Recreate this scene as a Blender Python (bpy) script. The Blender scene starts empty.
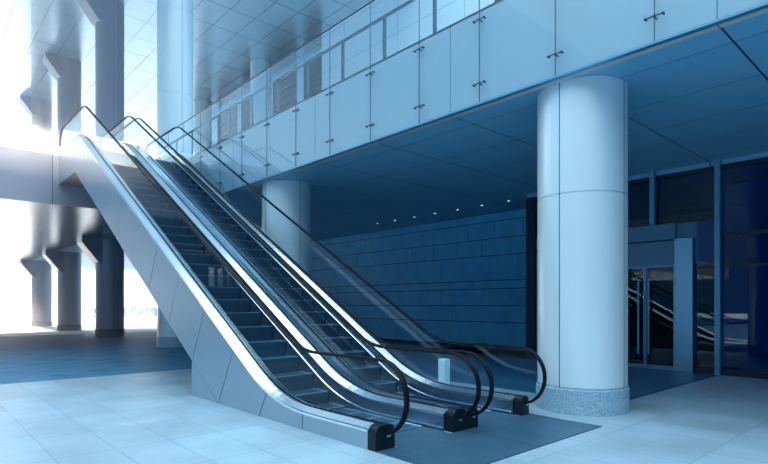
import bpy, bmesh, math, random
from mathutils import Vector, Matrix
random.seed(7)
S = bpy.context.scene
C = S.collection
R = math.radians

# ------------------------------------------------------------------ camera
cd = bpy.data.cameras.new('camera')
cam = bpy.data.objects.new('camera', cd); C.objects.link(cam)
cam.location = (0, 0, 1.5)
cam.rotation_euler = (R(90), 0, R(-42.24))
cd.sensor_width = 36; cd.lens = 532 / 768 * 36
cd.shift_y = 73 / 768
cd.clip_end = 1000
S.camera = cam

# ------------------------------------------------------------------ view
S.view_settings.view_transform = 'Standard'
S.view_settings.look = 'None'
S.view_settings.gamma = 1
S.view_settings.use_curve_mapping = False
S.view_settings.exposure = 0.2
S.cycles.transparent_max_bounces = 32
S.cycles.max_bounces = 10

# ------------------------------------------------------------------ sky
HORIZON = (0.045, 0.15, 0.29); ZENITH = (0.74, 0.93, 1.03); ZEN_STR = 3.1
FRONT_SKY = (0.90, 0.97, 1.0); FRONT_STR = 4.0
GLOW = (1.0, 0.84, 0.74); GLOW_STR = 4.5
W = bpy.data.worlds.new('sky'); S.world = W; W.use_nodes = True
nt = W.node_tree; nt.nodes.clear()
def wn(t, **k):
    n = nt.nodes.new(t)
    for a, b in k.items(): setattr(n, a, b)
    return n
tc = wn('ShaderNodeTexCoord')
def wdot(v):
    n = wn('ShaderNodeVectorMath', operation='DOT_PRODUCT')
    nt.links.new(tc.outputs['Generated'], n.inputs[0]); n.inputs[1].default_value = v
    return n.outputs['Value']
def wmap(src, a, b, c=0, d=1, smooth=True):
    n = wn('ShaderNodeMapRange'); n.interpolation_type = 'SMOOTHSTEP' if smooth else 'LINEAR'
    nt.links.new(src, n.inputs['Value'])
    for i, v in zip(('From Min', 'From Max', 'To Min', 'To Max'), (a, b, c, d)): n.inputs[i].default_value = v
    return n.outputs['Result']
def wcol(c, s): return (c[0]*s, c[1]*s, c[2]*s, 1)
def wmix(f, a, b):
    m = wn('ShaderNodeMix', data_type='RGBA'); nt.links.new(f, m.inputs[0])
    for i, v in ((6, a), (7, b)):
        if isinstance(v, tuple): m.inputs[i].default_value = v
        else: nt.links.new(v, m.inputs[i])
    return m.outputs[2]
back = wmix(wmap(wdot((0, 0, 1)), 0.12, 0.90), wcol(HORIZON, 1), wcol(ZENITH, ZEN_STR))
front = wmap(wdot(Vector((0.15, 0.97, 0.15)).normalized()), 0.80, 0.93)
m1 = wmix(front, back, wcol(FRONT_SKY, FRONT_STR))
gl = wmap(wdot(Vector((0.05, 0.95, 0.30)).normalized()), 0.965, 1.0)
m2 = wmix(gl, m1, wcol(GLOW, GLOW_STR))
bg = wn('ShaderNodeBackground'); nt.links.new(m2, bg.inputs['Color'])
wo = wn('ShaderNodeOutputWorld'); nt.links.new(bg.outputs[0], wo.inputs['Surface'])

# ------------------------------------------------------------------ sun (low, hazy, facing the camera beyond the far columns)
sd = bpy.data.lights.new('sun', 'SUN'); sun = bpy.data.objects.new('sun', sd); C.objects.link(sun)
sd.energy = 10; sd.angle = R(4); sd.color = (1.0, 0.86, 0.76)
sdir = Vector((0.02, 0.95, 0.30)).normalized()      # towards the sun
sun.rotation_euler = sdir.to_track_quat('Z', 'Y').to_euler()

# ------------------------------------------------------------------ materials
def grid_mask(nt, coord, lines):
    """lines: (axis, period, phase, halfwidth) -> 1 on a joint"""
    sep = nt.nodes.new('ShaderNodeSeparateXYZ'); nt.links.new(coord, sep.inputs[0])
    out = None
    for ax, per, ph, hw in lines:
        a = nt.nodes.new('ShaderNodeMath'); a.operation = 'ADD'
        nt.links.new(sep.outputs[ax], a.inputs[0]); a.inputs[1].default_value = -ph
        b = nt.nodes.new('ShaderNodeMath'); b.operation = 'PINGPONG'
        nt.links.new(a.outputs[0], b.inputs[0]); b.inputs[1].default_value = per / 2
        c = nt.nodes.new('ShaderNodeMath'); c.operation = 'LESS_THAN'
        nt.links.new(b.outputs[0], c.inputs[0]); c.inputs[1].default_value = hw
        if out is None: out = c.outputs[0]
        else:
            m = nt.nodes.new('ShaderNodeMath'); m.operation = 'MAXIMUM'
            nt.links.new(out, m.inputs[0]); nt.links.new(c.outputs[0], m.inputs[1]); out = m.outputs[0]
    return out
def mat(name, col, rough=0.5, metal=0.0, lines=None, line_col=None, noise=0.0, nscale=3.0, nstretch=(1,1,1), bump=0.0, bscale=40, spec=0.5, tilevar=None):
    m = bpy.data.materials.new(name); m.use_nodes = True
    nt = m.node_tree; p = nt.nodes['Principled BSDF']
    p.inputs['Roughness'].default_value = rough; p.inputs['Metallic'].default_value = metal
    p.inputs['Specular IOR Level'].default_value = spec
    tc = nt.nodes.new('ShaderNodeTexCoord')
    col4 = (*col, 1)
    p.inputs['Base Color'].default_value = col4
    cur = None
    mp = nt.nodes.new('ShaderNodeMapping'); mp.inputs['Scale'].default_value = nstretch
    nt.links.new(tc.outputs['Object'], mp.inputs['Vector'])
    if noise:
        n = nt.nodes.new('ShaderNodeTexNoise'); n.inputs['Scale'].default_value = nscale; n.inputs['Detail'].default_value = 5
        nt.links.new(mp.outputs[0], n.inputs['Vector'])
        r = nt.nodes.new('ShaderNodeMapRange'); nt.links.new(n.outputs[0], r.inputs['Value'])
        r.inputs['From Min'].default_value = 0.3; r.inputs['From Max'].default_value = 0.7
        mx = nt.nodes.new('ShaderNodeMix'); mx.data_type = 'RGBA'
        nt.links.new(r.outputs[0], mx.inputs[0])
        mx.inputs[6].default_value = (*[c*(1-noise) for c in col], 1); mx.inputs[7].default_value = (*[min(1, c*(1+noise)) for c in col], 1)
        cur = mx.outputs[2]
    if tilevar:
        (px, ox), (py, oy), amt = tilevar
        v1 = nt.nodes.new('ShaderNodeVectorMath'); v1.operation = 'SUBTRACT'; v1.inputs[1].default_value = (ox, oy, 0)
        nt.links.new(tc.outputs['Object'], v1.inputs[0])
        v2 = nt.nodes.new('ShaderNodeVectorMath'); v2.operation = 'DIVIDE'; v2.inputs[1].default_value = (px, py, 1e6)
        nt.links.new(v1.outputs[0], v2.inputs[0])
        v3 = nt.nodes.new('ShaderNodeVectorMath'); v3.operation = 'FLOOR'; nt.links.new(v2.outputs[0], v3.inputs[0])
        wnz = nt.nodes.new('ShaderNodeTexWhiteNoise'); nt.links.new(v3.outputs[0], wnz.inputs['Vector'])
        rr = nt.nodes.new('ShaderNodeMapRange'); nt.links.new(wnz.outputs['Value'], rr.inputs['Value'])
        rr.inputs['To Min'].default_value = 1 - amt; rr.inputs['To Max'].default_value = 1 + amt
        sc = nt.nodes.new('ShaderNodeVectorMath'); sc.operation = 'SCALE'
        if cur: nt.links.new(cur, sc.inputs[0])
        else: sc.inputs[0].default_value = col
        nt.links.new(rr.outputs[0], sc.inputs['Scale']); cur = sc.outputs[0]
    if lines:
        mk = grid_mask(nt, tc.outputs['Object'], lines)
        mx = nt.nodes.new('ShaderNodeMix'); mx.data_type = 'RGBA'
        nt.links.new(mk, mx.inputs[0])
        if cur: nt.links.new(cur, mx.inputs[6])
        else: mx.inputs[6].default_value = col4
        mx.inputs[7].default_value = (*(line_col or [c*0.25 for c in col]), 1)
        cur = mx.outputs[2]
    if cur: nt.links.new(cur, p.inputs['Base Color'])
    if bump:
        n = nt.nodes.new('ShaderNodeTexNoise'); n.inputs['Scale'].default_value = bscale; n.inputs['Detail'].default_value = 3
        nt.links.new(mp.outputs[0], n.inputs['Vector'])
        b = nt.nodes.new('ShaderNodeBump'); b.inputs['Strength'].default_value = bump; b.inputs['Distance'].default_value = 0.02
        nt.links.new(n.outputs[0], b.inputs['Height']); nt.links.new(b.outputs[0], p.inputs['Normal'])
    return m
def glass_mat(name, tint, rough=0.0, ior=1.45, haze=0.0, hazecol=(0.6,0.8,0.95)):
    m = bpy.data.materials.new(name); m.use_nodes = True; nt = m.node_tree; nt.nodes.clear()
    t = nt.nodes.new('ShaderNodeBsdfTransparent'); t.inputs[0].default_value = (*tint, 1)
    g = nt.nodes.new('ShaderNodeBsdfGlossy'); g.inputs['Roughness'].default_value = rough; g.inputs[0].default_value = (0.85, 0.95, 1, 1)
    f = nt.nodes.new('ShaderNodeFresnel'); f.inputs['IOR'].default_value = ior
    mx = nt.nodes.new('ShaderNodeMixShader'); o = nt.nodes.new('ShaderNodeOutputMaterial')
    geo = nt.nodes.new('ShaderNodeNewGeometry')
    ff = nt.nodes.new('ShaderNodeMath'); ff.operation = 'SUBTRACT'; ff.inputs[0].default_value = 1.0
    nt.links.new(geo.outputs['Backfacing'], ff.inputs[1])
    mu = nt.nodes.new('ShaderNodeMath'); mu.operation = 'MULTIPLY'
    nt.links.new(f.outputs[0], mu.inputs[0]); nt.links.new(ff.outputs[0], mu.inputs[1])
    nt.links.new(mu.outputs[0], mx.inputs[0])
    base = t.outputs[0]
    if haze:
        d = nt.nodes.new('ShaderNodeBsdfDiffuse'); d.inputs[0].default_value = (*hazecol, 1)
        m2 = nt.nodes.new('ShaderNodeMixShader'); m2.inputs[0].default_value = haze
        nt.links.new(t.outputs[0], m2.inputs[1]); nt.links.new(d.outputs[0], m2.inputs[2]); base = m2.outputs[0]
    nt.links.new(base, mx.inputs[1]); nt.links.new(g.outputs[0], mx.inputs[2]); nt.links.new(mx.outputs[0], o.inputs[0])
    return m
M = {}
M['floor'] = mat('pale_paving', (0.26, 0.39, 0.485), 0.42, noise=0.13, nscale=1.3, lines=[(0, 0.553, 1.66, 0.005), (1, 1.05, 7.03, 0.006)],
                 line_col=(0.14, 0.25, 0.34), bump=0.12, bscale=9, tilevar=((0.553, 1.66), (1.05, 7.03), 0.07))
M['road'] = mat('dark_cobbles', (0.05, 0.19, 0.34), 0.6, noise=0.45, nscale=2.2, nstretch=(0.6, 3, 1), bump=0.5, bscale=6, spec=0.25)
M['outside'] = mat('sunlit_ground', (0.85, 0.88, 0.9), 0.6, noise=0.05)
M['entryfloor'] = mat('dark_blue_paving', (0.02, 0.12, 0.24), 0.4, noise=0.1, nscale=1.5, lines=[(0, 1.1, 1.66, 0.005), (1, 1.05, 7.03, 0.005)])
M['seam'] = mat('dark_joint', (0.03, 0.07, 0.12), 0.6)
M['plate'] = mat('landing_plate_metal', (0.045, 0.13, 0.21), 0.42, metal=0.4, lines=[(0, 1.36, 4.985, 0.006), (1, 0.8, 3.05, 0.004)], noise=0.1, nscale=4)
M['fascia'] = mat('pale_cladding', (0.46, 0.49, 0.52), 0.4, lines=[(1, 3.84, 1.87, 0.009)], line_col=(0.08, 0.2, 0.3))
M['bridge'] = mat('grey_cladding', (0.72, 0.67, 0.73), 0.28, metal=0.5, lines=[(0, 2.6, 3.42, 0.012)], line_col=(0.1, 0.14, 0.22))
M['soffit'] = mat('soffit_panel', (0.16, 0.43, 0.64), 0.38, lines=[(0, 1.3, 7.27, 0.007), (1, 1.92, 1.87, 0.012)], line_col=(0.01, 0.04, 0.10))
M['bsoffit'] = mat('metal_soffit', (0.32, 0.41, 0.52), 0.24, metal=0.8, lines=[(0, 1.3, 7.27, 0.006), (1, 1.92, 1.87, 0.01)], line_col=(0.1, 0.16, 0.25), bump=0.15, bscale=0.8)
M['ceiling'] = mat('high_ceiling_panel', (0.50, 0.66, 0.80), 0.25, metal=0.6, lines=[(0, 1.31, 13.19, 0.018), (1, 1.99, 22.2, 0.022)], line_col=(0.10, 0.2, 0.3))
M['siding'] = mat('pale_siding', (0.68, 0.76, 0.80), 0.4, lines=[(2, 0.95, 6.1, 0.02), (1, 3.84, 1.87, 0.02)], line_col=(0.3, 0.5, 0.62))
M['recess'] = mat('pale_wall', (0.50, 0.72, 0.84), 0.5)
M['column'] = mat('column_cladding', (0.62, 0.77, 0.84), 0.30, metal=0.25)
M['granite'] = mat('speckled_granite', (0.24, 0.40, 0.50), 0.5, noise=0.35, nscale=45)
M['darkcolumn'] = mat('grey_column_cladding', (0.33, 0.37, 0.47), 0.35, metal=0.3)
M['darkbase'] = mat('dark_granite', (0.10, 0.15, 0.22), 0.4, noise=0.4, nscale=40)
M['stone'] = mat('slate_blue_stone', (0.06, 0.50, 0.84), 0.5, noise=0.12, nscale=2.5)
M['joint'] = mat('stone_joint', (0.01, 0.04, 0.08), 0.8)
M['steel'] = mat('brushed_steel', (0.72, 0.84, 0.92), 0.16, metal=1.0)
M['deck'] = mat('bright_steel_deck', (0.95, 0.98, 1.0), 0.18, metal=1.0)
M['skirt'] = mat('dark_skirt_steel', (0.12, 0.22, 0.33), 0.25, metal=0.8)
M['panel'] = mat('escalator_side_panel', (0.28, 0.40, 0.49), 0.36, metal=0.35)
M['truss'] = mat('dark_truss', (0.05, 0.08, 0.12), 0.6)
M['rubber'] = mat('black_rubber', (0.002, 0.005, 0.010), 0.45, spec=0.15)
M['cap'] = mat('black_plastic', (0.003, 0.008, 0.016), 0.4, spec=0.3)
M['step'] = mat('step_metal', (0.012, 0.045, 0.085), 0.35)
M['edge'] = mat('step_edge', (0.25, 0.45, 0.58), 0.35, metal=0.4)
M['mullion'] = mat('mullion_metal', (0.12, 0.32, 0.48), 0.3, metal=0.5)
M['darkmetal'] = mat('dark_frame', (0.012, 0.03, 0.06), 0.35, metal=0.3)
M['rail'] = mat('dark_rail', (0.012, 0.035, 0.07), 0.5)
M['jointblue'] = mat('blue_silicone', (0.05, 0.13, 0.20), 0.5)
M['entry'] = mat('entrance_panel', (0.08, 0.23, 0.36), 0.35)
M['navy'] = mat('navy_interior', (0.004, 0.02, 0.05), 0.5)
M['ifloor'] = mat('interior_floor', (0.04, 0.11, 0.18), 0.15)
M['leaf'] = mat('hedge_leaves', (0.12, 0.22, 0.28), 0.7, noise=0.4, nscale=8)
M['bark'] = mat('bark', (0.12, 0.12, 0.14), 0.8)
M['white'] = mat('white_plastic', (0.6, 0.8, 0.88), 0.4)
M['glass'] = glass_mat('clear_glass', (0.95, 0.985, 1.0), ior=1.3)
M['fglass'] = glass_mat('cladding_glass', (0.86, 0.96, 1.0), ior=1.5, haze=0.06)
M['dglass'] = glass_mat('dark_facade_glass', (0.35, 0.58, 0.82), ior=1.65)
M['wglass'] = glass_mat('high_window_glass', (0.3, 0.45, 0.6), ior=1.25)
lm = bpy.data.materials.new('lamp_glow'); lm.use_nodes = True
lp = lm.node_tree.nodes['Principled BSDF']; lp.inputs['Emission Color'].default_value = (0.6, 0.85, 1, 1); lp.inputs['Emission Strength'].default_value = 1.2
M['lamp'] = lm

# ------------------------------------------------------------------ helpers
def box(bm, a, b):
    (x0, y0, z0), (x1, y1, z1) = a, b
    x0, x1 = sorted((x0, x1)); y0, y1 = sorted((y0, y1)); z0, z1 = sorted((z0, z1))
    v = [bm.verts.new(p) for p in ((x0,y0,z0),(x1,y0,z0),(x1,y1,z0),(x0,y1,z0),(x0,y0,z1),(x1,y0,z1),(x1,y1,z1),(x0,y1,z1))]
    for f in ((0,3,2,1),(4,5,6,7),(0,1,5,4),(1,2,6,5),(2,3,7,6),(3,0,4,7)): bm.faces.new([v[i] for i in f])
def cyl(bm, c, r, z0, z1, n=64, r2=None):
    r2 = r if r2 is None else r2
    a = [bm.verts.new((c[0]+r*math.cos(2*math.pi*i/n), c[1]+r*math.sin(2*math.pi*i/n), z0)) for i in range(n)]
    b = [bm.verts.new((c[0]+r2*math.cos(2*math.pi*i/n), c[1]+r2*math.sin(2*math.pi*i/n), z1)) for i in range(n)]
    for i in range(n): bm.faces.new((a[i], a[(i+1)%n], b[(i+1)%n], b[i])).smooth = True
    bm.faces.new(a[::-1]); bm.faces.new(b)
def lathe(bm, c, prof, n=64):
    rings = [[bm.verts.new((c[0]+r*math.cos(2*math.pi*i/n), c[1]+r*math.sin(2*math.pi*i/n), z)) for i in range(n)] for r, z in prof]
    for a, b in zip(rings, rings[1:]):
        for i in range(n): bm.faces.new((a[i], a[(i+1)%n], b[(i+1)%n], b[i])).smooth = True
    bm.faces.new(rings[0][::-1]); bm.faces.new(rings[-1])
def prism_yz(bm, pts, x0, x1):
    a = [bm.verts.new((x0, y, z)) for y, z in pts]; b = [bm.verts.new((x1, y, z)) for y, z in pts]
    n = len(pts)
    bm.faces.new(a); bm.faces.new(b[::-1])
    for i in range(n): bm.faces.new((a[i], b[i], b[(i+1)%n], a[(i+1)%n]))
def tube(bm, pts, r, n=8):
    pts = [Vector(p) for p in pts]; rings = []
    for i, p in enumerate(pts):
        d = (pts[min(i+1, len(pts)-1)] - pts[max(i-1, 0)]).normalized()
        u = d.orthogonal().normalized() if i == 0 else (u - d*u.dot(d)).normalized()
        w = d.cross(u)
        rings.append([bm.verts.new(p + r*(math.cos(2*math.pi*k/n)*u + math.sin(2*math.pi*k/n)*w)) for k in range(n)])
    for a, b in zip(rings, rings[1:]):
        for k in range(n): bm.faces.new((a[k], a[(k+1)%n], b[(k+1)%n], b[k])).smooth = True
    bm.faces.new(rings[0][::-1]); bm.faces.new(rings[-1])
def obj(name, bm, m, parent=None, bevel=0, loc=None):
    bmesh.ops.recalc_face_normals(bm, faces=bm.faces)
    for e in bm.edges:
        if len(e.link_faces) == 2 and e.calc_face_angle(0) > 0.6: e.smooth = False
    me = bpy.data.meshes.new(name); bm.to_mesh(me); bm.free()
    if m: me.materials.append(m)
    o = bpy.data.objects.new(name, me); C.objects.link(o)
    if parent is not None: o.parent = parent; 
    if loc: o.location = loc
    if bevel:
        b = o.modifiers.new('bevel', 'BEVEL'); b.width = bevel; b.segments = 3; b.limit_method = 'ANGLE'; b.angle_limit = R(40)
    return o
def boxes(name, bs, m, parent=None, bevel=0):
    bm = bmesh.new()
    for a, b in bs: box(bm, a, b)
    return obj(name, bm, m, parent, bevel)
def struct(name, bs, m): 
    o = boxes(name, bs, m); o['kind'] = 'structure'; return o
def tag(o, label, cat, group=None):
    o['label'] = label; o['category'] = cat
    if group: o['group'] = group
    return o
def thing(name, label, cat, loc=(0,0,0), group=None):
    o = bpy.data.objects.new(name, None); C.objects.link(o); o.location = loc; o.empty_display_size = 0.2
    return tag(o, label, cat, group)
def copy_tree(o, parent=None):
    c = o.copy(); C.objects.link(c); c.parent = parent
    for ch in o.children: copy_tree(ch, c)
    return c

# ------------------------------------------------------------------ setting: ground and floors
H = 4.6; UP = 6.1; FX = 6.65; BY = 18.8; CZ = 15.9
struct('floor', [((-40, -14, -0.2), (16.2, 12.3, 0))], M['floor'])
struct('floor_cobbled_roadway', [((-40, 12.3, -0.2), (16.2, 31, 0))], M['road'])
struct('floor_outdoor_paving', [((-80, 31, -0.2), (80, 170, 0)), ((-80, -14, -0.2), (-40, 31, 0))], M['outside'])
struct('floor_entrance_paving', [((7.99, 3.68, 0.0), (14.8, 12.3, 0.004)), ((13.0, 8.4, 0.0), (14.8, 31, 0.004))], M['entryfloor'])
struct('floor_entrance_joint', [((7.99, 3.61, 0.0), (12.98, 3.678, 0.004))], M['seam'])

# upper floor slab and fascia; bridge's unseen left length added to block the sun
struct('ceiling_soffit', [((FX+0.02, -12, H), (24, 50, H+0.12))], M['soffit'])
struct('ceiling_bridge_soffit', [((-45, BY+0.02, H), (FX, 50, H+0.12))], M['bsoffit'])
struct('floor_upper_level', [((FX+0.12, -12, H+0.14), (24, 50, UP)), ((-45, BY+0.06, H+0.14), (FX, 50, UP))], M['recess'])
struct('wall_slab_fascia', [((FX, -12, H-0.02), (FX+0.1, BY, UP-0.02))], M['fascia'])
struct('trim_fascia_bottom', [((FX-0.085, -12, H-0.022), (FX-0.002, BY-0.02, H+0.008))], M['mullion'])
struct('wall_bridge_front', [((-45, BY, H-0.02), (FX, BY+0.05, UP))], M['bridge'])
struct('ceiling_high', [((-45, 15.5, CZ), (19, 50, CZ+0.6))], M['ceiling'])  # unseen left length added to keep the sun off the plaza
# upper facade
struct('wall_upper_siding', [((16.45, -12, UP), (16.7, 22.9, 21)), ((16.45, 22.9, UP), (17.5, 23.0, 16.3))], M['siding'])
def wall_with_holes(name, x0, x1, Y0, Y1, Z0, Z1, holes, m):
    bs = []; y = Y0
    for a, b, c, d in sorted(holes):
        bs.append(((x0, y, Z0), (x1, a, Z1)))
        bs.append(((x0, a, Z0), (x1, b, c))); bs.append(((x0, a, d), (x1, b, Z1))); y = b
    bs.append(((x0, y, Z0), (x1, Y1, Z1)))
    return struct(name, bs, m)
wins = [(24.2, 26.3, 12.9, 15.75), (27.0, 29.8, 12.9, 15.75), (31.0, 34.0, 12.9, 15.75), (34.6, 37.8, 12.9, 15.75)]
wall_with_holes('wall_recess', 17.5, 17.8, 23.0, 40, UP, CZ-0.02, wins, M['recess'])
for i, (a, b, c, d) in enumerate(wins):
    w = bpy.data.objects.new('window_%d' % (i+1), None); C.objects.link(w); w['kind'] = 'structure'
    t = 0.07
    boxes('window_frame', [((17.5, a, c), (17.62, b, c+t)), ((17.5, a, d-t), (17.62, b, d)), ((17.5, a, c+t), (17.62, a+t, d-t)), ((17.5, b-t, c+t), (17.62, b, d-t)),
          ((17.5, a+t, c+1.0), (17.62, b-t, c+1.06)), ((17.5, a+t, c+1.9), (17.62, b-t, c+1.96))], M['darkmetal'], w)
    boxes('pane', [((17.63, a+0.01, c+0.01), (17.65, b-0.01, d-0.01))], M['wglass'], w)
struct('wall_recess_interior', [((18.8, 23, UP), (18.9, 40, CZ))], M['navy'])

# ground-floor block left of the frame, seen mirrored in the escalator glass
def wall_xz(name, y0, y1, X0, X1, Z0, Z1, holes, m):
    bs = []; x = X0
    for a, b, c, d in sorted(holes):
        bs += [((x, y0, Z0), (a, y1, Z1)), ((a, y0, Z0), (b, y1, c)), ((a, y0, d), (b, y1, Z1))]; x = b
    bs.append(((x, y0, Z0), (X1, y1, Z1)))
    return struct(name, bs, m)
wall_xz('wall_left_block', 29.7, 30, -45, -1.5, 0.01, H-0.03, [(-8.6, -8.1, 2.5, 3.9), (-7.3, -6.85, 2.6, 3.7), (-6.75, -6.3, 2.6, 3.7), (-6.2, -5.75, 2.6, 3.7), (-4.6, -4.1, 1.2, 1.6)], M['navy'])

# ------------------------------------------------------------------ stone wall (real slabs with open joints)
WX = 14.8
rows = [0.02, 0.10, 0.92, 1.48, 2.05, 2.33, 3.17, 3.74, 4.32, 4.6]
bm = bmesh.new()
box(bm, (WX+0.03, 8.5, 0), (WX+0.3, 34, H))
o = obj('wall_stone_backing', bm, M['joint']); o['kind'] = 'structure'
bm = bmesh.new(); random.seed(3)
for i in range(1, len(rows)-1):
    z0, z1 = rows[i], rows[i+1]
    y = 8.5 + (0, 0.4, 0.75, 0.2, 0.9, 0.22, 0.55, 0.05, 0.3)[i]
    y -= 1.12
    while y < 34:
        a, b = max(y, 8.5), min(y+1.12, 34)
        if b > a: box(bm, (WX - random.uniform(0, 0.006), a+0.007, z0+0.013), (WX+0.035, b-0.007, z1-0.013))
        y += 1.12
o = obj('wall_stone', bm, M['stone']); o['kind'] = 'structure'

# ------------------------------------------------------------------ entrance facade at x = 13
EX = 13.0
struct('wall_entrance_header', [((EX-0.02, -10, 4.42), (EX+0.16, 8.35, 4.5))], M['darkmetal'])
struct('wall_entrance_upstand', [((EX, -10, 4.5), (EX+0.14, 8.35, H))], M['soffit'])
struct('wall_entrance', [((EX, 4.5, 2.42), (EX+0.12, 8.05, 3.36)), ((EX+0.12, 3.75, 2.42), (EX+0.2, 4.5, 3.36)), ((EX, 5.82, 0), (EX+0.12, 8.05, 2.42))], M['entry'])
struct('trim_entrance_ledge', [((EX-0.03, 4.5, 2.96), (EX+0.0, 8.05, 3.0))], M['darkmetal'])
struct('wall_entrance_end', [((EX-0.05, 8.07, 0), (EX+0.18, 8.35, 4.42))], M['darkmetal'])
# box pillar
bm = bmesh.new(); box(bm, (EX-0.05, 4.12, 0), (EX+0.3, 4.5, 3.0)); o = obj('trim_box_pillar', bm, M['steel'], bevel=0.01); o['kind'] = 'structure'
bpy.data.objects['trim_box_pillar'].data.materials[0] = mat('blue_steel', (0.20, 0.40, 0.55), 0.28, metal=0.85)
# mullions
for nm, y, z0, z1, w in (('trim_mullion_tall', 3.62, 0, 4.6, 0.10), ('trim_mullion_short', 4.95, 3.36, 4.6, 0.10), ('trim_mullion_far', 1.0, 0, 4.42, 0.1), ('trim_mullion_side', 2.28, 3.0, 4.42, 0.05)):
    struct(nm, [((EX-0.14, y-w/2, z0), (EX+0.0, y+w/2, z1))], M['mullion'])
struct('trim_entrance_transom', [((EX-0.03, -10, 2.95), (EX+0.02, 3.57, 3.03)), ((EX-0.03, -10, 0.0), (EX+0.05, 3.57, 0.12)), ((EX-0.03, 3.67, 0), (EX+0.05, 4.06, 0.12)), ((EX-0.02, 3.67, 2.3), (EX+0.02, 4.06, 2.36)), ((EX-0.02, 2.3, 2.3), (EX+0.02, 3.57, 2.36))], M['darkmetal'])
gp = [(-10, 1.0, 0.12, 4.42), (1.0, 3.57, 0.12, 4.42), (3.67, 4.9, 3.36, 4.42), (5.0, 8.05, 3.36, 4.42), (3.67, 4.06, 0.12, 3.36)]
for i, (a, b, c, d) in enumerate(gp):
    struct('window_%d' % (i+5), [((EX+0.03, a, c), (EX+0.05, b, d))], M['dglass'])
# double doors
DY = (4.5, 5.16, 5.82)
for i in range(2):
    a, b = DY[i], DY[i+1]
    d = bpy.data.objects.new('door_%d' % (i+1), None); C.objects.link(d); d['kind'] = 'structure'
    t = 0.035
    boxes('door_frame', [((EX, a+0.005, 0.01), (EX+0.05, b-0.005, 0.1)), ((EX, a+0.005, 2.37), (EX+0.05, b-0.005, 2.42)), ((EX, a+0.005, 0.1), (EX+0.05, a+t, 2.37)), ((EX, b-t, 0.1), (EX+0.05, b-0.005, 2.37))], M['mullion'], d)
    boxes('door_glass', [((EX+0.02, a+t, 0.1), (EX+0.03, b-t, 2.37))], M['dglass'], d)
    hy = b-0.11 if i == 0 else a+0.12
    bm = bmesh.new(); tube(bm, [(EX-0.07, hy, 0.35), (EX-0.07, hy, 2.05)], 0.022, 12)
    for z in (0.5, 1.9): tube(bm, [(EX-0.07, hy, z), (EX+0.0, hy, z)], 0.012)
    obj('door_handle', bm, M['mullion'], d)
# interior behind the facade
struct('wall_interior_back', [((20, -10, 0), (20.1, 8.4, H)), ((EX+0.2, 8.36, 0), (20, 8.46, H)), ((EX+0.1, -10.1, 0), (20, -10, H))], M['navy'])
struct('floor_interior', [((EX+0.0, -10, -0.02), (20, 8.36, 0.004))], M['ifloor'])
struct('wall_interior_partition', [((15.2, 2.6, 0), (15.4, 4.3, 4.5))], M['entry'])

# ------------------------------------------------------------------ columns
def column(x, y, label, r=0.62, z0=0.0, base=True, seg=2.1, brackets=(), top=H, m='column', bmtl='granite', rot=0.0):
    t = thing('column', label, 'column', (x, y, z0), 'columns')
    bm = bmesh.new()
    prof = []
    zz = 0.36 if base else 0.0
    z = zz; first = True
    cuts = []
    hh = top - z0
    k = 0.36
    
    cuts = [c - z0 for c in (3.04 + 3.0*i for i in range(5)) if zz + 0.3 < c - z0 < hh - 0.1]
    zs = [zz] + cuts + [hh]
    cyl(bm, (0, 0), r-0.012, zz, hh, 72)
    for a, b in zip(zs, zs[1:]): cyl(bm, (0, 0), r, a+0.009, b-0.009, 96)
    obj('shaft', bm, M[m], t)
    # vertical joints of the half shells
    bm = bmesh.new()
    for a in (rot, rot+math.pi/2, rot+math.pi, rot-math.pi/2):
        c, s_ = math.cos(a), math.sin(a)
        w = 0.006
        p = [(c*(r-0.01)-s_*w, s_*(r-0.01)+c*w), (c*(r+0.002)-s_*w, s_*(r+0.002)+c*w), (c*(r+0.002)+s_*w, s_*(r+0.002)-c*w), (c*(r-0.01)+s_*w, s_*(r-0.01)-c*w)]
        va = [bm.verts.new((px, py, zz)) for px, py in p]; vb = [bm.verts.new((px, py, hh)) for px, py in p]
        bm.faces.new(va); bm.faces.new(vb[::-1])
        for i in range(4): bm.faces.new((va[i], va[(i+1)%4], vb[(i+1)%4], vb[i]))
    obj('vertical_joint', bm, M['seam'], t)
    if base:
        bm = bmesh.new(); lathe(bm, (0, 0), [(r+0.02, 0), (r+0.02, 0.335), (r+0.005, 0.345), (r+0.005, 0.36)], 72)
        obj('base', bm, M[bmtl], t)
    for zt in brackets:
        zt -= z0
        bm = bmesh.new(); w = 0.46; e = 0.95
        pts = [(-r*0.55, zt-1.05), (-r-e*0.45, zt-0.42), (-r-e*0.72, zt), (-r*0.2, zt), (-r*0.2, zt-1.2)]
        pts = [(-r*0.2, zt-1.35), (-r*0.2, zt), (-r-0.68, zt), (-r-0.68, zt-0.22), (-r+0.0, zt-1.1)]
        a = [bm.verts.new((px, -w, pz)) for px, pz in pts]; b = [bm.verts.new((px, w, pz)) for px, pz in pts]
        bm.faces.new(a); bm.faces.new(b[::-1])
        for i in range(len(pts)): bm.faces.new((a[i], b[i], b[(i+1)%len(pts)], a[(i+1)%len(pts)]))
        obj('bracket', bm, M[m], t, bevel=0.01)
    return t
ROT = 0.0
column(7.37, 3.82, 'nearest big round column, pale blue on a speckled granite ring beside the escalator foot', rot=ROT)
column(7.40, 11.9, 'round pale blue column under the glass fascia, behind the escalator slope', rot=ROT)
column(7.40, 19.45, 'tall round column rising past the upper floor behind the escalator tops', top=CZ, rot=ROT)
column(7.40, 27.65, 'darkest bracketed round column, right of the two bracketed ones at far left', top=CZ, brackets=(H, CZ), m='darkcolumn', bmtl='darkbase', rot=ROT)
column(7.40, 35.9, 'far bracketed round column, second from the left', top=CZ, brackets=(H, CZ), m='darkcolumn', bmtl='darkbase', rot=ROT)
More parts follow.
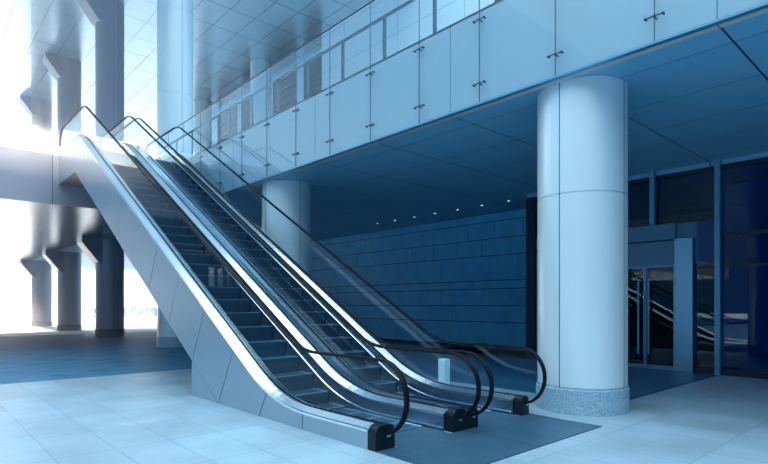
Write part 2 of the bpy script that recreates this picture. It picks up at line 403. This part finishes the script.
column(7.40, 44.3, 'farthest thin-looking bracketed column at the left, faded by the glare', top=CZ, brackets=(H, CZ), m='darkcolumn', bmtl='darkbase', rot=ROT)
column(15.9, 28.4, 'round column on the upper floor in front of the high windows', z0=UP, base=False, top=CZ, rot=ROT)
column(15.9, 36.7, 'farther round column on the upper floor, left of the high windows', z0=UP, base=False, top=CZ, rot=ROT)

# ------------------------------------------------------------------ gallery balustrade with glass facing
G = thing('glass_balustrade', 'long glass balustrade and glass facing along the upper gallery edge', 'balustrade', (FX, 0, H))
def put(o): o.location = (-FX, 0, -H); return o
JY = [3.785 + 1.283*k for k in range(-8, 12)]
JY = [y for y in JY if y < BY]
for a, b in zip(JY, JY[1:]):
    put(boxes('glass_panel', [((FX-0.075, a+0.006, H+0.02), (FX-0.063, b-0.006, 7.22))], M['fglass'], G))
bm = bmesh.new(); tube(bm, [(FX-0.069, JY[0], 7.23), (FX-0.069, JY[-1], 7.23)], 0.016, 8); put(obj('glass_top_edge', bm, M['rail'], G))
bm = bmesh.new(); tube(bm, [(FX+0.15, JY[0], 6.98), (FX+0.15, BY, 6.98)], 0.03, 10); put(obj('handrail', bm, M['rail'], G))
put(boxes('bottom_channel', [((FX+0.0, JY[0], UP-0.06), (FX+0.05, BY, UP-0.02))], M['rail'], G))
for y in JY:
    put(boxes('post', [((FX+0.12, y-0.2, UP), (FX+0.16, y-0.14, 6.97))], M['rail'], G))
for y in JY:
    put(boxes('glass_joint', [((FX-0.077, y-0.005, H+0.02), (FX-0.061, y+0.005, 7.22))], M['jointblue'], G))
    for z in (5.88, 4.9):
        bm = bmesh.new()
        tube(bm, [(FX-0.085, y-0.10, z+0.0), (FX-0.10, y, z), (FX-0.085, y+0.10, z+0.0)], 0.008, 6)
        tube(bm, [(FX-0.10, y, z), (FX+0.0, y, z)], 0.012, 6)
        for s in (-1, 1): tube(bm, [(FX-0.10, y+s*0.10, z), (FX-0.05, y+s*0.10, z)], 0.014, 8)
        put(obj('glass_clamp', bm, M['rail'], G))

# ------------------------------------------------------------------ escalators
T15 = math.tan(R(15)); T30 = math.tan(R(30))
YA, YB = 6.08, 16.65
Y0, Y1 = 4.22, 18.78
def path(o, y0=Y0, y1=Y1, n=10, zd=0.2):
    """(y, z) points of the line o metres above the deck line"""
    ka, kb = YA - o*T15, YB - o*T15
    za, zb = zd+o, zd+o+(YB-YA)*T30
    T = 0.75
    c, s = math.cos(R(30)), math.sin(R(30))
    pts = [(y0, za)]
    for k, (ky, kz, sgn) in enumerate(((ka, za, 1), (kb, zb, -1))):
        p0 = (ky-T, kz) if sgn == 1 else (ky-T*c, kz-T*s)
        p2 = (ky+T*c, kz+T*s) if sgn == 1 else (ky+T, kz)
        for i in range(n+1):
            t = i/n
            pts.append(tuple((1-t)**2*a + 2*t*(1-t)*b + t*t*d for a, b, d in zip(p0, (ky, kz), p2)))
        if k == 0:
            q0, q1 = p2, (kb-T*c, zb-T*s)
            for i in range(1, 10):
                t = i/10; pts.append((q0[0]+(q1[0]-q0[0])*t, q0[1]+(q1[1]-q0[1])*t))
    pts.append((y1, zb))
    return pts
def pz(o, y):
    p = path(o, 0, 30)
    for a, b in zip(p, p[1:]):
        if a[0] <= y <= b[0]: return a[1] + (b[1]-a[1])*(y-a[0])/(b[0]-a[0])
def sweep(bm, prof, y0=Y0, y1=Y1, smooth=False):
    ls = [[bm.verts.new((x, y, z)) for y, z in path(o, y0, y1)] for x, o in prof]
    n = len(prof)
    for i in range(n):
        a, b = ls[i], ls[(i+1) % n]
        for k in range(len(a)-1): bm.faces.new((a[k], a[k+1], b[k+1], b[k])).smooth = smooth
    bm.faces.new([l[0] for l in ls]); bm.faces.new([l[-1] for l in ls][::-1])
def clip(poly, n, d):
    """keep the side n.p >= d"""
    out = []
    for i in range(len(poly)):
        p, q = poly[i], poly[(i+1) % len(poly)]
        sp, sq = n[0]*p[0]+n[1]*p[1]-d, n[0]*q[0]+n[1]*q[1]-d
        if sp >= 0: out.append(p)
        if (sp >= 0) != (sq >= 0):
            t = sp/(sp-sq); out.append((p[0]+(q[0]-p[0])*t, p[1]+(q[1]-p[1])*t))
    return out
UL = lambda y: 0.58 + (y-8.7)*T30           # underside line of the truss
UY = 8.7 + (5.2-0.58)/T30
side_poly = [(4.2, 0.0), (8.7-0.58/T30, 0.0), (UY, 5.2), (18.78, 5.2)] + [p for p in path(-0.012)[::-1] if p[0] > 4.21] + [(4.2, 0.188)]
sn = (math.cos(R(30)), math.sin(R(30)))
cutsY = [6.25, 7.21] + [8.2 + 1.05*k for k in range(8)]
def side_panels(x0, x1, parent):
    upper = side_poly; g = 0.009
    y_ = 8.7-0.58/T30
    bm = bmesh.new(); prism_yz(bm, [(y_+0.03, 0.0), (8.7, 0.0), (8.7, 0.565)], x0, x1); obj('foot_panel', bm, M['panel'], parent)
    q = clip(upper, (-1, 0), -(5.41-g)); bm = bmesh.new(); prism_yz(bm, q, x0, x1); obj('side_panel', bm, M['panel'], parent)
    rest = clip(upper, (1, 0), 5.41+g)
    ds = [sn[0]*y + sn[1]*pz(0, y) for y in cutsY]
    for i in range(len(ds)+1):
        q = rest
        if i > 0: q = clip(q, sn, ds[i-1]+g)
        if i < len(ds): q = clip(q, (-sn[0], -sn[1]), -(ds[i]-g))
        bm = bmesh.new(); prism_yz(bm, q, x0, x1); obj('side_panel', bm, M['panel'], parent)
NC, NR = 4.17, 0.385
HZ = 0.92
def rail_path():
    T, ka, kb = 0.35, 5.70, 16.40
    sl = 6.1/(kb-ka); c = 1/math.hypot(1, sl); s_ = c*sl
    top = [(NC, HZ)] + [((1-t)**2*(ka-T) + 2*t*(1-t)*ka + t*t*(ka+T*c), (1-t)**2*HZ + 2*t*(1-t)*HZ + t*t*(HZ+T*s_)) for t in [i/8 for i in range(9)]]
    top += [((1-t)**2*(kb-T*c) + 2*t*(1-t)*kb + t*t*(kb+T), (1-t)**2*(HZ+6.1-T*s_) + (2*t*(1-t) + t*t)*(HZ+6.1)) for t in [i/8 for i in range(9)]]
    top += [(19.0, HZ+6.1)]
    ztop = top[-1][1]
    low = [(NC - NR*math.sin(a), HZ-NR + NR*math.cos(a)) for a in [math.pi*i/20 for i in range(20, 0, -1)]]
    up = [(19.0 + NR*math.sin(a), ztop-NR + NR*math.cos(a)) for a in [math.pi*i/20 for i in range(1, 21)]]
    return low, top, up
def balustrade(xc, parent, glass_side):
    low, top, up = rail_path()
    full = [(NC+0.05, HZ-2*NR)] + low + top + up
    # handrail: racetrack section swept in the yz plane
    bm = bmesh.new(); rings = []
    sec = []
    for k in range(14):
        a = 2*math.pi*k/14
        sx = 0.022*(1 if math.cos(a) > 0 else -1) if abs(math.cos(a)) > 1e-6 else 0
        sec.append((sx + 0.014*math.cos(a), 0.016*math.sin(a)))
    for i, (y, z) in enumerate(full):
        p, q = full[max(i-1, 0)], full[min(i+1, len(full)-1)]
        dy, dz = q[0]-p[0], q[1]-p[1]; l = math.hypot(dy, dz) or 1; ny, nz = -dz/l, dy/l
        rings.append([bm.verts.new((xc+sx, y+ny*sn_, z+nz*sn_)) for sx, sn_ in sec])
    for a, b in zip(rings, rings[1:]):
        for k in range(14): bm.faces.new((a[k], a[(k+1)%14], b[(k+1)%14], b[k])).smooth = True
    bm.faces.new(rings[0][::-1]); bm.faces.new(rings[-1])
    obj('handrail', bm, M['rubber'], parent)
    # glass panels
    s = (NR-0.02)/NR
    lowi = [(NC - (NC-y)*s, HZ-NR + (z-HZ+NR)*s) for y, z in low]
    zt = top[-1][1]
    upi = [(19.0 + (y-19.0)*s, zt-NR + (z-zt+NR)*s) for y, z in up]
    bot = path(0.03, NC+0.1, 18.9)
    topg = [(y, z-0.02) for y, z in top]
    poly = lowi + topg + upi + bot[::-1]
    cuts = [6.35 + 1.9*k for k in range(6)]
    edges = [None] + cuts + [None]
    for i in range(len(edges)-1):
        q = poly
        if edges[i] is not None:
            y = edges[i]; d = sn[0]*y + sn[1]*pz(0, y); q = clip(q, sn, d+0.003)
        if edges[i+1] is not None:
            y = edges[i+1]; d = sn[0]*y + sn[1]*pz(0, y); q = clip(q, (-sn[0], -sn[1]), -(d-0.003))
        bm = bmesh.new(); prism_yz(bm, q, xc-0.006, xc+0.006); obj('glass_panel', bm, M['glass'], parent)
def escalator(xg0, xg1, outer, label):
    E = thing('escalator', label, 'escalator', (0, 0, 0), 'pair of escalators')
    for xc, sg in ((xg0, 1), (xg1, -1)):       # sg: direction to the steps
        is_outer = (outer == 'left') == (sg == 1)
        inner, edge = xc + sg*0.14, xc - sg*((0.165 if outer == 'left' else 0.075) if is_outer else 0.1245)
        bm = bmesh.new()
        if is_outer:
            sweep(bm, [(edge, -0.02), (edge, -0.004), (edge+sg*0.008, 0.002), (edge+sg*0.016, -0.004), (edge+sg*0.016, -0.02)], 4.2)
            sweep(bm, [(edge+sg*0.026, -0.005), (edge+sg*0.03, 0.008), (xc-sg*0.05, 0.05), (xc-sg*0.02, 0.052), (xc-sg*0.02, 0.02), (edge+sg*0.026, -0.02)], 4.2)
        else:
            sweep(bm, [(edge, 0.045), (xc-sg*0.05, 0.05), (xc-sg*0.02, 0.05), (xc-sg*0.02, 0.02), (edge, -0.02)], 4.2)
        obj('outer_deck' if is_outer else 'centre_deck', bm, M['deck'], E)
        bm = bmesh.new(); sweep(bm, [(xc-sg*0.018, 0.035), (xc-sg*0.012, 0.06), (xc-sg*0.008, 0.06), (xc-sg*0.008, 0.02), (xc-sg*0.018, 0.02)], 4.2)
        sweep(bm, [(xc+sg*0.018, 0.035), (xc+sg*0.012, 0.06), (xc+sg*0.008, 0.06), (xc+sg*0.008, 0.02), (xc+sg*0.018, 0.02)], 4.2)
        obj('glass_channel', bm, M['cap'], E)
        bm = bmesh.new(); sweep(bm, [(xc+sg*0.02, 0.052), (xc+sg*0.045, 0.05), (inner, 0.005), (inner, -0.02), (xc+sg*0.02, 0.0)], 4.2)
        obj('inner_deck', bm, M['deck'], E)
        bm = bmesh.new(); sweep(bm, [(inner-sg*0.004, -0.022), (inner-sg*0.004, -0.58), (inner-sg*0.02, -0.58), (inner-sg*0.02, -0.022)], 4.2)
        for v in bm.verts: v.co.z = max(v.co.z, 0.002)
        obj('skirt_panel', bm, M['skirt'], E)
        bm = bmesh.new(); sweep(bm, [(inner+sg*0.012, -0.158), (inner+sg*0.014, -0.172), (inner-sg*0.003, -0.172), (inner-sg*0.003, -0.150)], 4.2)
        obj('skirt_trim', bm, M['steel'], E)
        bm = bmesh.new()
        xa, xb = sorted((edge, xc + sg*0.11)); w_ = (xb-xa)/2; m_ = (xa+xb)/2; arch = []
        for q in range(13):
            a = math.pi*q/12; arch.append((m_ + w_*math.copysign(abs(math.cos(a))**0.7, math.cos(a)), 0.15 + 0.115*math.sin(a)**0.7))
        pr = [(xb, 0.0)] + arch + [(xa, 0.0)]
        va = [bm.verts.new((px, 4.07, pz_)) for px, pz_ in pr]; vb = [bm.verts.new((px, 4.198, pz_)) for px, pz_ in pr]
        bm.faces.new(va); bm.faces.new(vb[::-1])
        for q in range(len(pr)): bm.faces.new((va[q], vb[q], vb[(q+1)%len(pr)], va[(q+1)%len(pr)]))
        cp = obj('newel_cap', bm, M['cap'], E, bevel=0.008)
        bm = bmesh.new(); box(bm, (xc-0.028, 4.05, 0.13), (xc+0.028, 4.069, 0.17)); obj('rail_inlet', bm, M['steel'], cp)
        balustrade(xc, E, sg)
    # truss
    xa = 3.62 if outer == 'left' else 5.04; xb = 5.02 if outer == 'left' else 6.35
    bm = bmesh.new()
    pol = [(7.9, 0.01), (8.68, 0.01), (8.68, 0.60), (UY, 5.22), (18.78, 5.22)] + [(y, max(z, 0.012)) for y, z in path(-0.62)[::-1] if y > 7.9]
    prism_yz(bm, pol, xa, xb); obj('truss', bm, M['truss'], E)
    bm = bmesh.new()   # underside lining
    prism_yz(bm, [(8.705, 0.575), (UY+0.005, 5.195), (18.78, 5.195), (18.78, 5.21), (UY, 5.21), (8.705, 0.595)], xa-0.035 if outer == 'left' else xa, xb+0.0)
    obj('underside_panel', bm, mat('underside_cladding', (0.20, 0.22, 0.28), 0.35, metal=0.4) if 'underside_cladding' not in bpy.data.materials else bpy.data.materials['underside_cladding'], E)
    if outer == 'left': side_panels(3.582, 3.615, E)
    else: side_panels(6.36, 6.388, E)
    # steps
    i0, i1 = xg0+0.147, xg1-0.147
    y = 4.86; k = 0
    prevz = None
    while y < 18.3:
        z = pz(-0.3, y+0.2) 
        zz = max(z, 0.012)
        nz = pz(-0.3, max(y-0.2, 0))
        rise = max(zz-nz, 0.03)
        bm = bmesh.new()
        box(bm, (i0, y+0.004, zz-0.035), (i1, y+0.40, zz))
        n = 5      # curved riser
        for j in range(n):
            t0, t1 = j/n, (j+1)/n
            ya, yb = y+0.03*math.sin(t0*1.5), y+0.03*math.sin(t1*1.5)
            za, zb = zz-0.035-rise*t0, zz-0.035-rise*t1
            za, zb = max(za, 0.001), max(zb, 0.0005)
            if za-zb < 1e-4: continue
            v = [bm.verts.new(p) for p in ((i0, ya+0.006, za), (i1, ya+0.006, za), (i1, yb+0.006, zb), (i0, yb+0.006, zb))]
            w = [bm.verts.new((p.co.x, p.co.y+0.02, p.co.z)) for p in v]
            bm.faces.new(v); bm.faces.new(w[::-1])
            for q in range(4): bm.faces.new((v[q], w[q], w[(q+1)%4], v[(q+1)%4]))
        st = obj('step', bm, M['step'], E)
        bm = bmesh.new(); box(bm, (i0, y+0.006, zz), (i1, y+0.03, zz+0.003))
        for xx in (i0, i1-0.03): box(bm, (xx, y+0.031, zz), (xx+0.03, y+0.39, zz+0.003))
        obj('tread_edge', bm, M['edge'], st)
        y += 0.404; k += 1
    boxes('comb_plate', [((i0, 4.5, 0.001), (i1, 4.85, 0.02))], M['steel'], E)
    boxes('upper_landing_plate', [((i0, 17.9, 6.0), (i1, 18.78, 6.1))], M['plate'], E)
    return E
XA0, XA1, XB0, XB1 = 3.745, 4.905, 5.155, 6.315
escalator(XA0, XA1, 'left', 'left glass-sided escalator with pale cladded side, nearest the open paving')
escalator(XB0, XB1, 'right', 'right glass-sided escalator, between the other escalator and the round columns')
o = boxes('landing_plate', [((3.58, 3.05, 0.0), (6.40, 4.06, 0.008)), ((XA0+0.165, 4.06, 0.0), (XA1-0.165, 4.49, 0.008)), ((XB0+0.165, 4.06, 0.0), (XB1-0.165, 4.49, 0.008))], M['plate'])
tag(o, 'dark metal landing plate in the paving at the foot of the escalators', 'floor plate')
o = boxes('bollard', [((6.95, 6.10, 0.0), (7.10, 6.25, 0.56))], M['white'], bevel=0.01)
tag(o, 'short pale bollard on the floor behind the right escalator', 'bollard')

# ------------------------------------------------------------------ downlights
dl = thing('ceiling_downlight', 'one of the tiny round downlights in the dark soffit before the stone wall', 'ceiling light', (13.35, 9.2, H), 'soffit downlights')
bm = bmesh.new(); cyl(bm, (0, 0), 0.06, -0.012, 0.0, 20); obj('trim_ring', bm, M['mullion'], dl)
bm = bmesh.new(); cyl(bm, (0, 0), 0.04, -0.016, -0.0125, 20); obj('lamp_lens', bm, M['lamp'], dl)
for k in range(1, 7):
    c = copy_tree(dl); c.location = (13.35, 9.2+0.98*k, H)

# ------------------------------------------------------------------ far shrubs outside
def shrub_mesh(seed):
    rnd = random.Random(seed); bm = bmesh.new()
    for i in range(9):
        c = Vector((rnd.uniform(-0.7, 0.7), rnd.uniform(-0.4, 0.4), rnd.uniform(0.35, 0.75)))
        g = bmesh.ops.create_icosphere(bm, subdivisions=2, radius=rnd.uniform(0.25, 0.42))
        for v in g['verts']: v.co = v.co*rnd.uniform(0.8, 1.2) + c
    return bm
prot = None
for i in range(14):
    u = (4 + i*9) if i < 3 else (88 + (i-3)*7.5)
    d = 60 + (i % 2)*14
    la = (u-384)/532*d
    x, y = d*0.672+la*0.740, d*0.740-la*0.672
    if prot is None:
        t = thing('shrub', 'x', 'shrub', (x, y, 0), 'low shrubs on the horizon')
        obj('foliage', shrub_mesh(1), M['leaf'], t)
        bm = bmesh.new(); tube(bm, [(0, 0, 0), (0.02, 0, 0.5)], 0.05); obj('stem', bm, M['bark'], t); prot = t
    else: t = copy_tree(prot)
    t.location = (x, y, 0); t.rotation_euler.z = i*1.3; k = 0.62 + 0.3*((i*53) % 10)/10; t.scale = (k*0.8, k*0.8, k*1.5)
    t['label'] = 'low shrub far outside on the bright horizon beyond the columns'

# ------------------------------------------------------------------ haze volumes added to imitate the veiling lens glare at the left
hz = boxes('haze', [((-12, 21.0, 0.05), (16, 49, 40)), ((-12, 8.0, 3.6), (3.5, 18.7, 12)), ((-12, 18.7, 6.3), (3.2, 21.0, 15.8))], None)
hm = bpy.data.materials.new('haze'); hm.use_nodes = True; n_ = hm.node_tree; n_.nodes.clear()
vs = n_.nodes.new('ShaderNodeVolumeScatter'); vs.inputs['Density'].default_value = 0.018; vs.inputs['Anisotropy'].default_value = 0.7
vs.inputs['Color'].default_value = (0.97, 0.98, 1.0, 1)
vo = n_.nodes.new('ShaderNodeOutputMaterial'); n_.links.new(vs.outputs[0], vo.inputs['Volume'])
hz.data.materials.append(hm); hz['kind'] = 'stuff'
tag(hz, 'added haze volume imitating lens glare over the far columns at the left', 'haze')
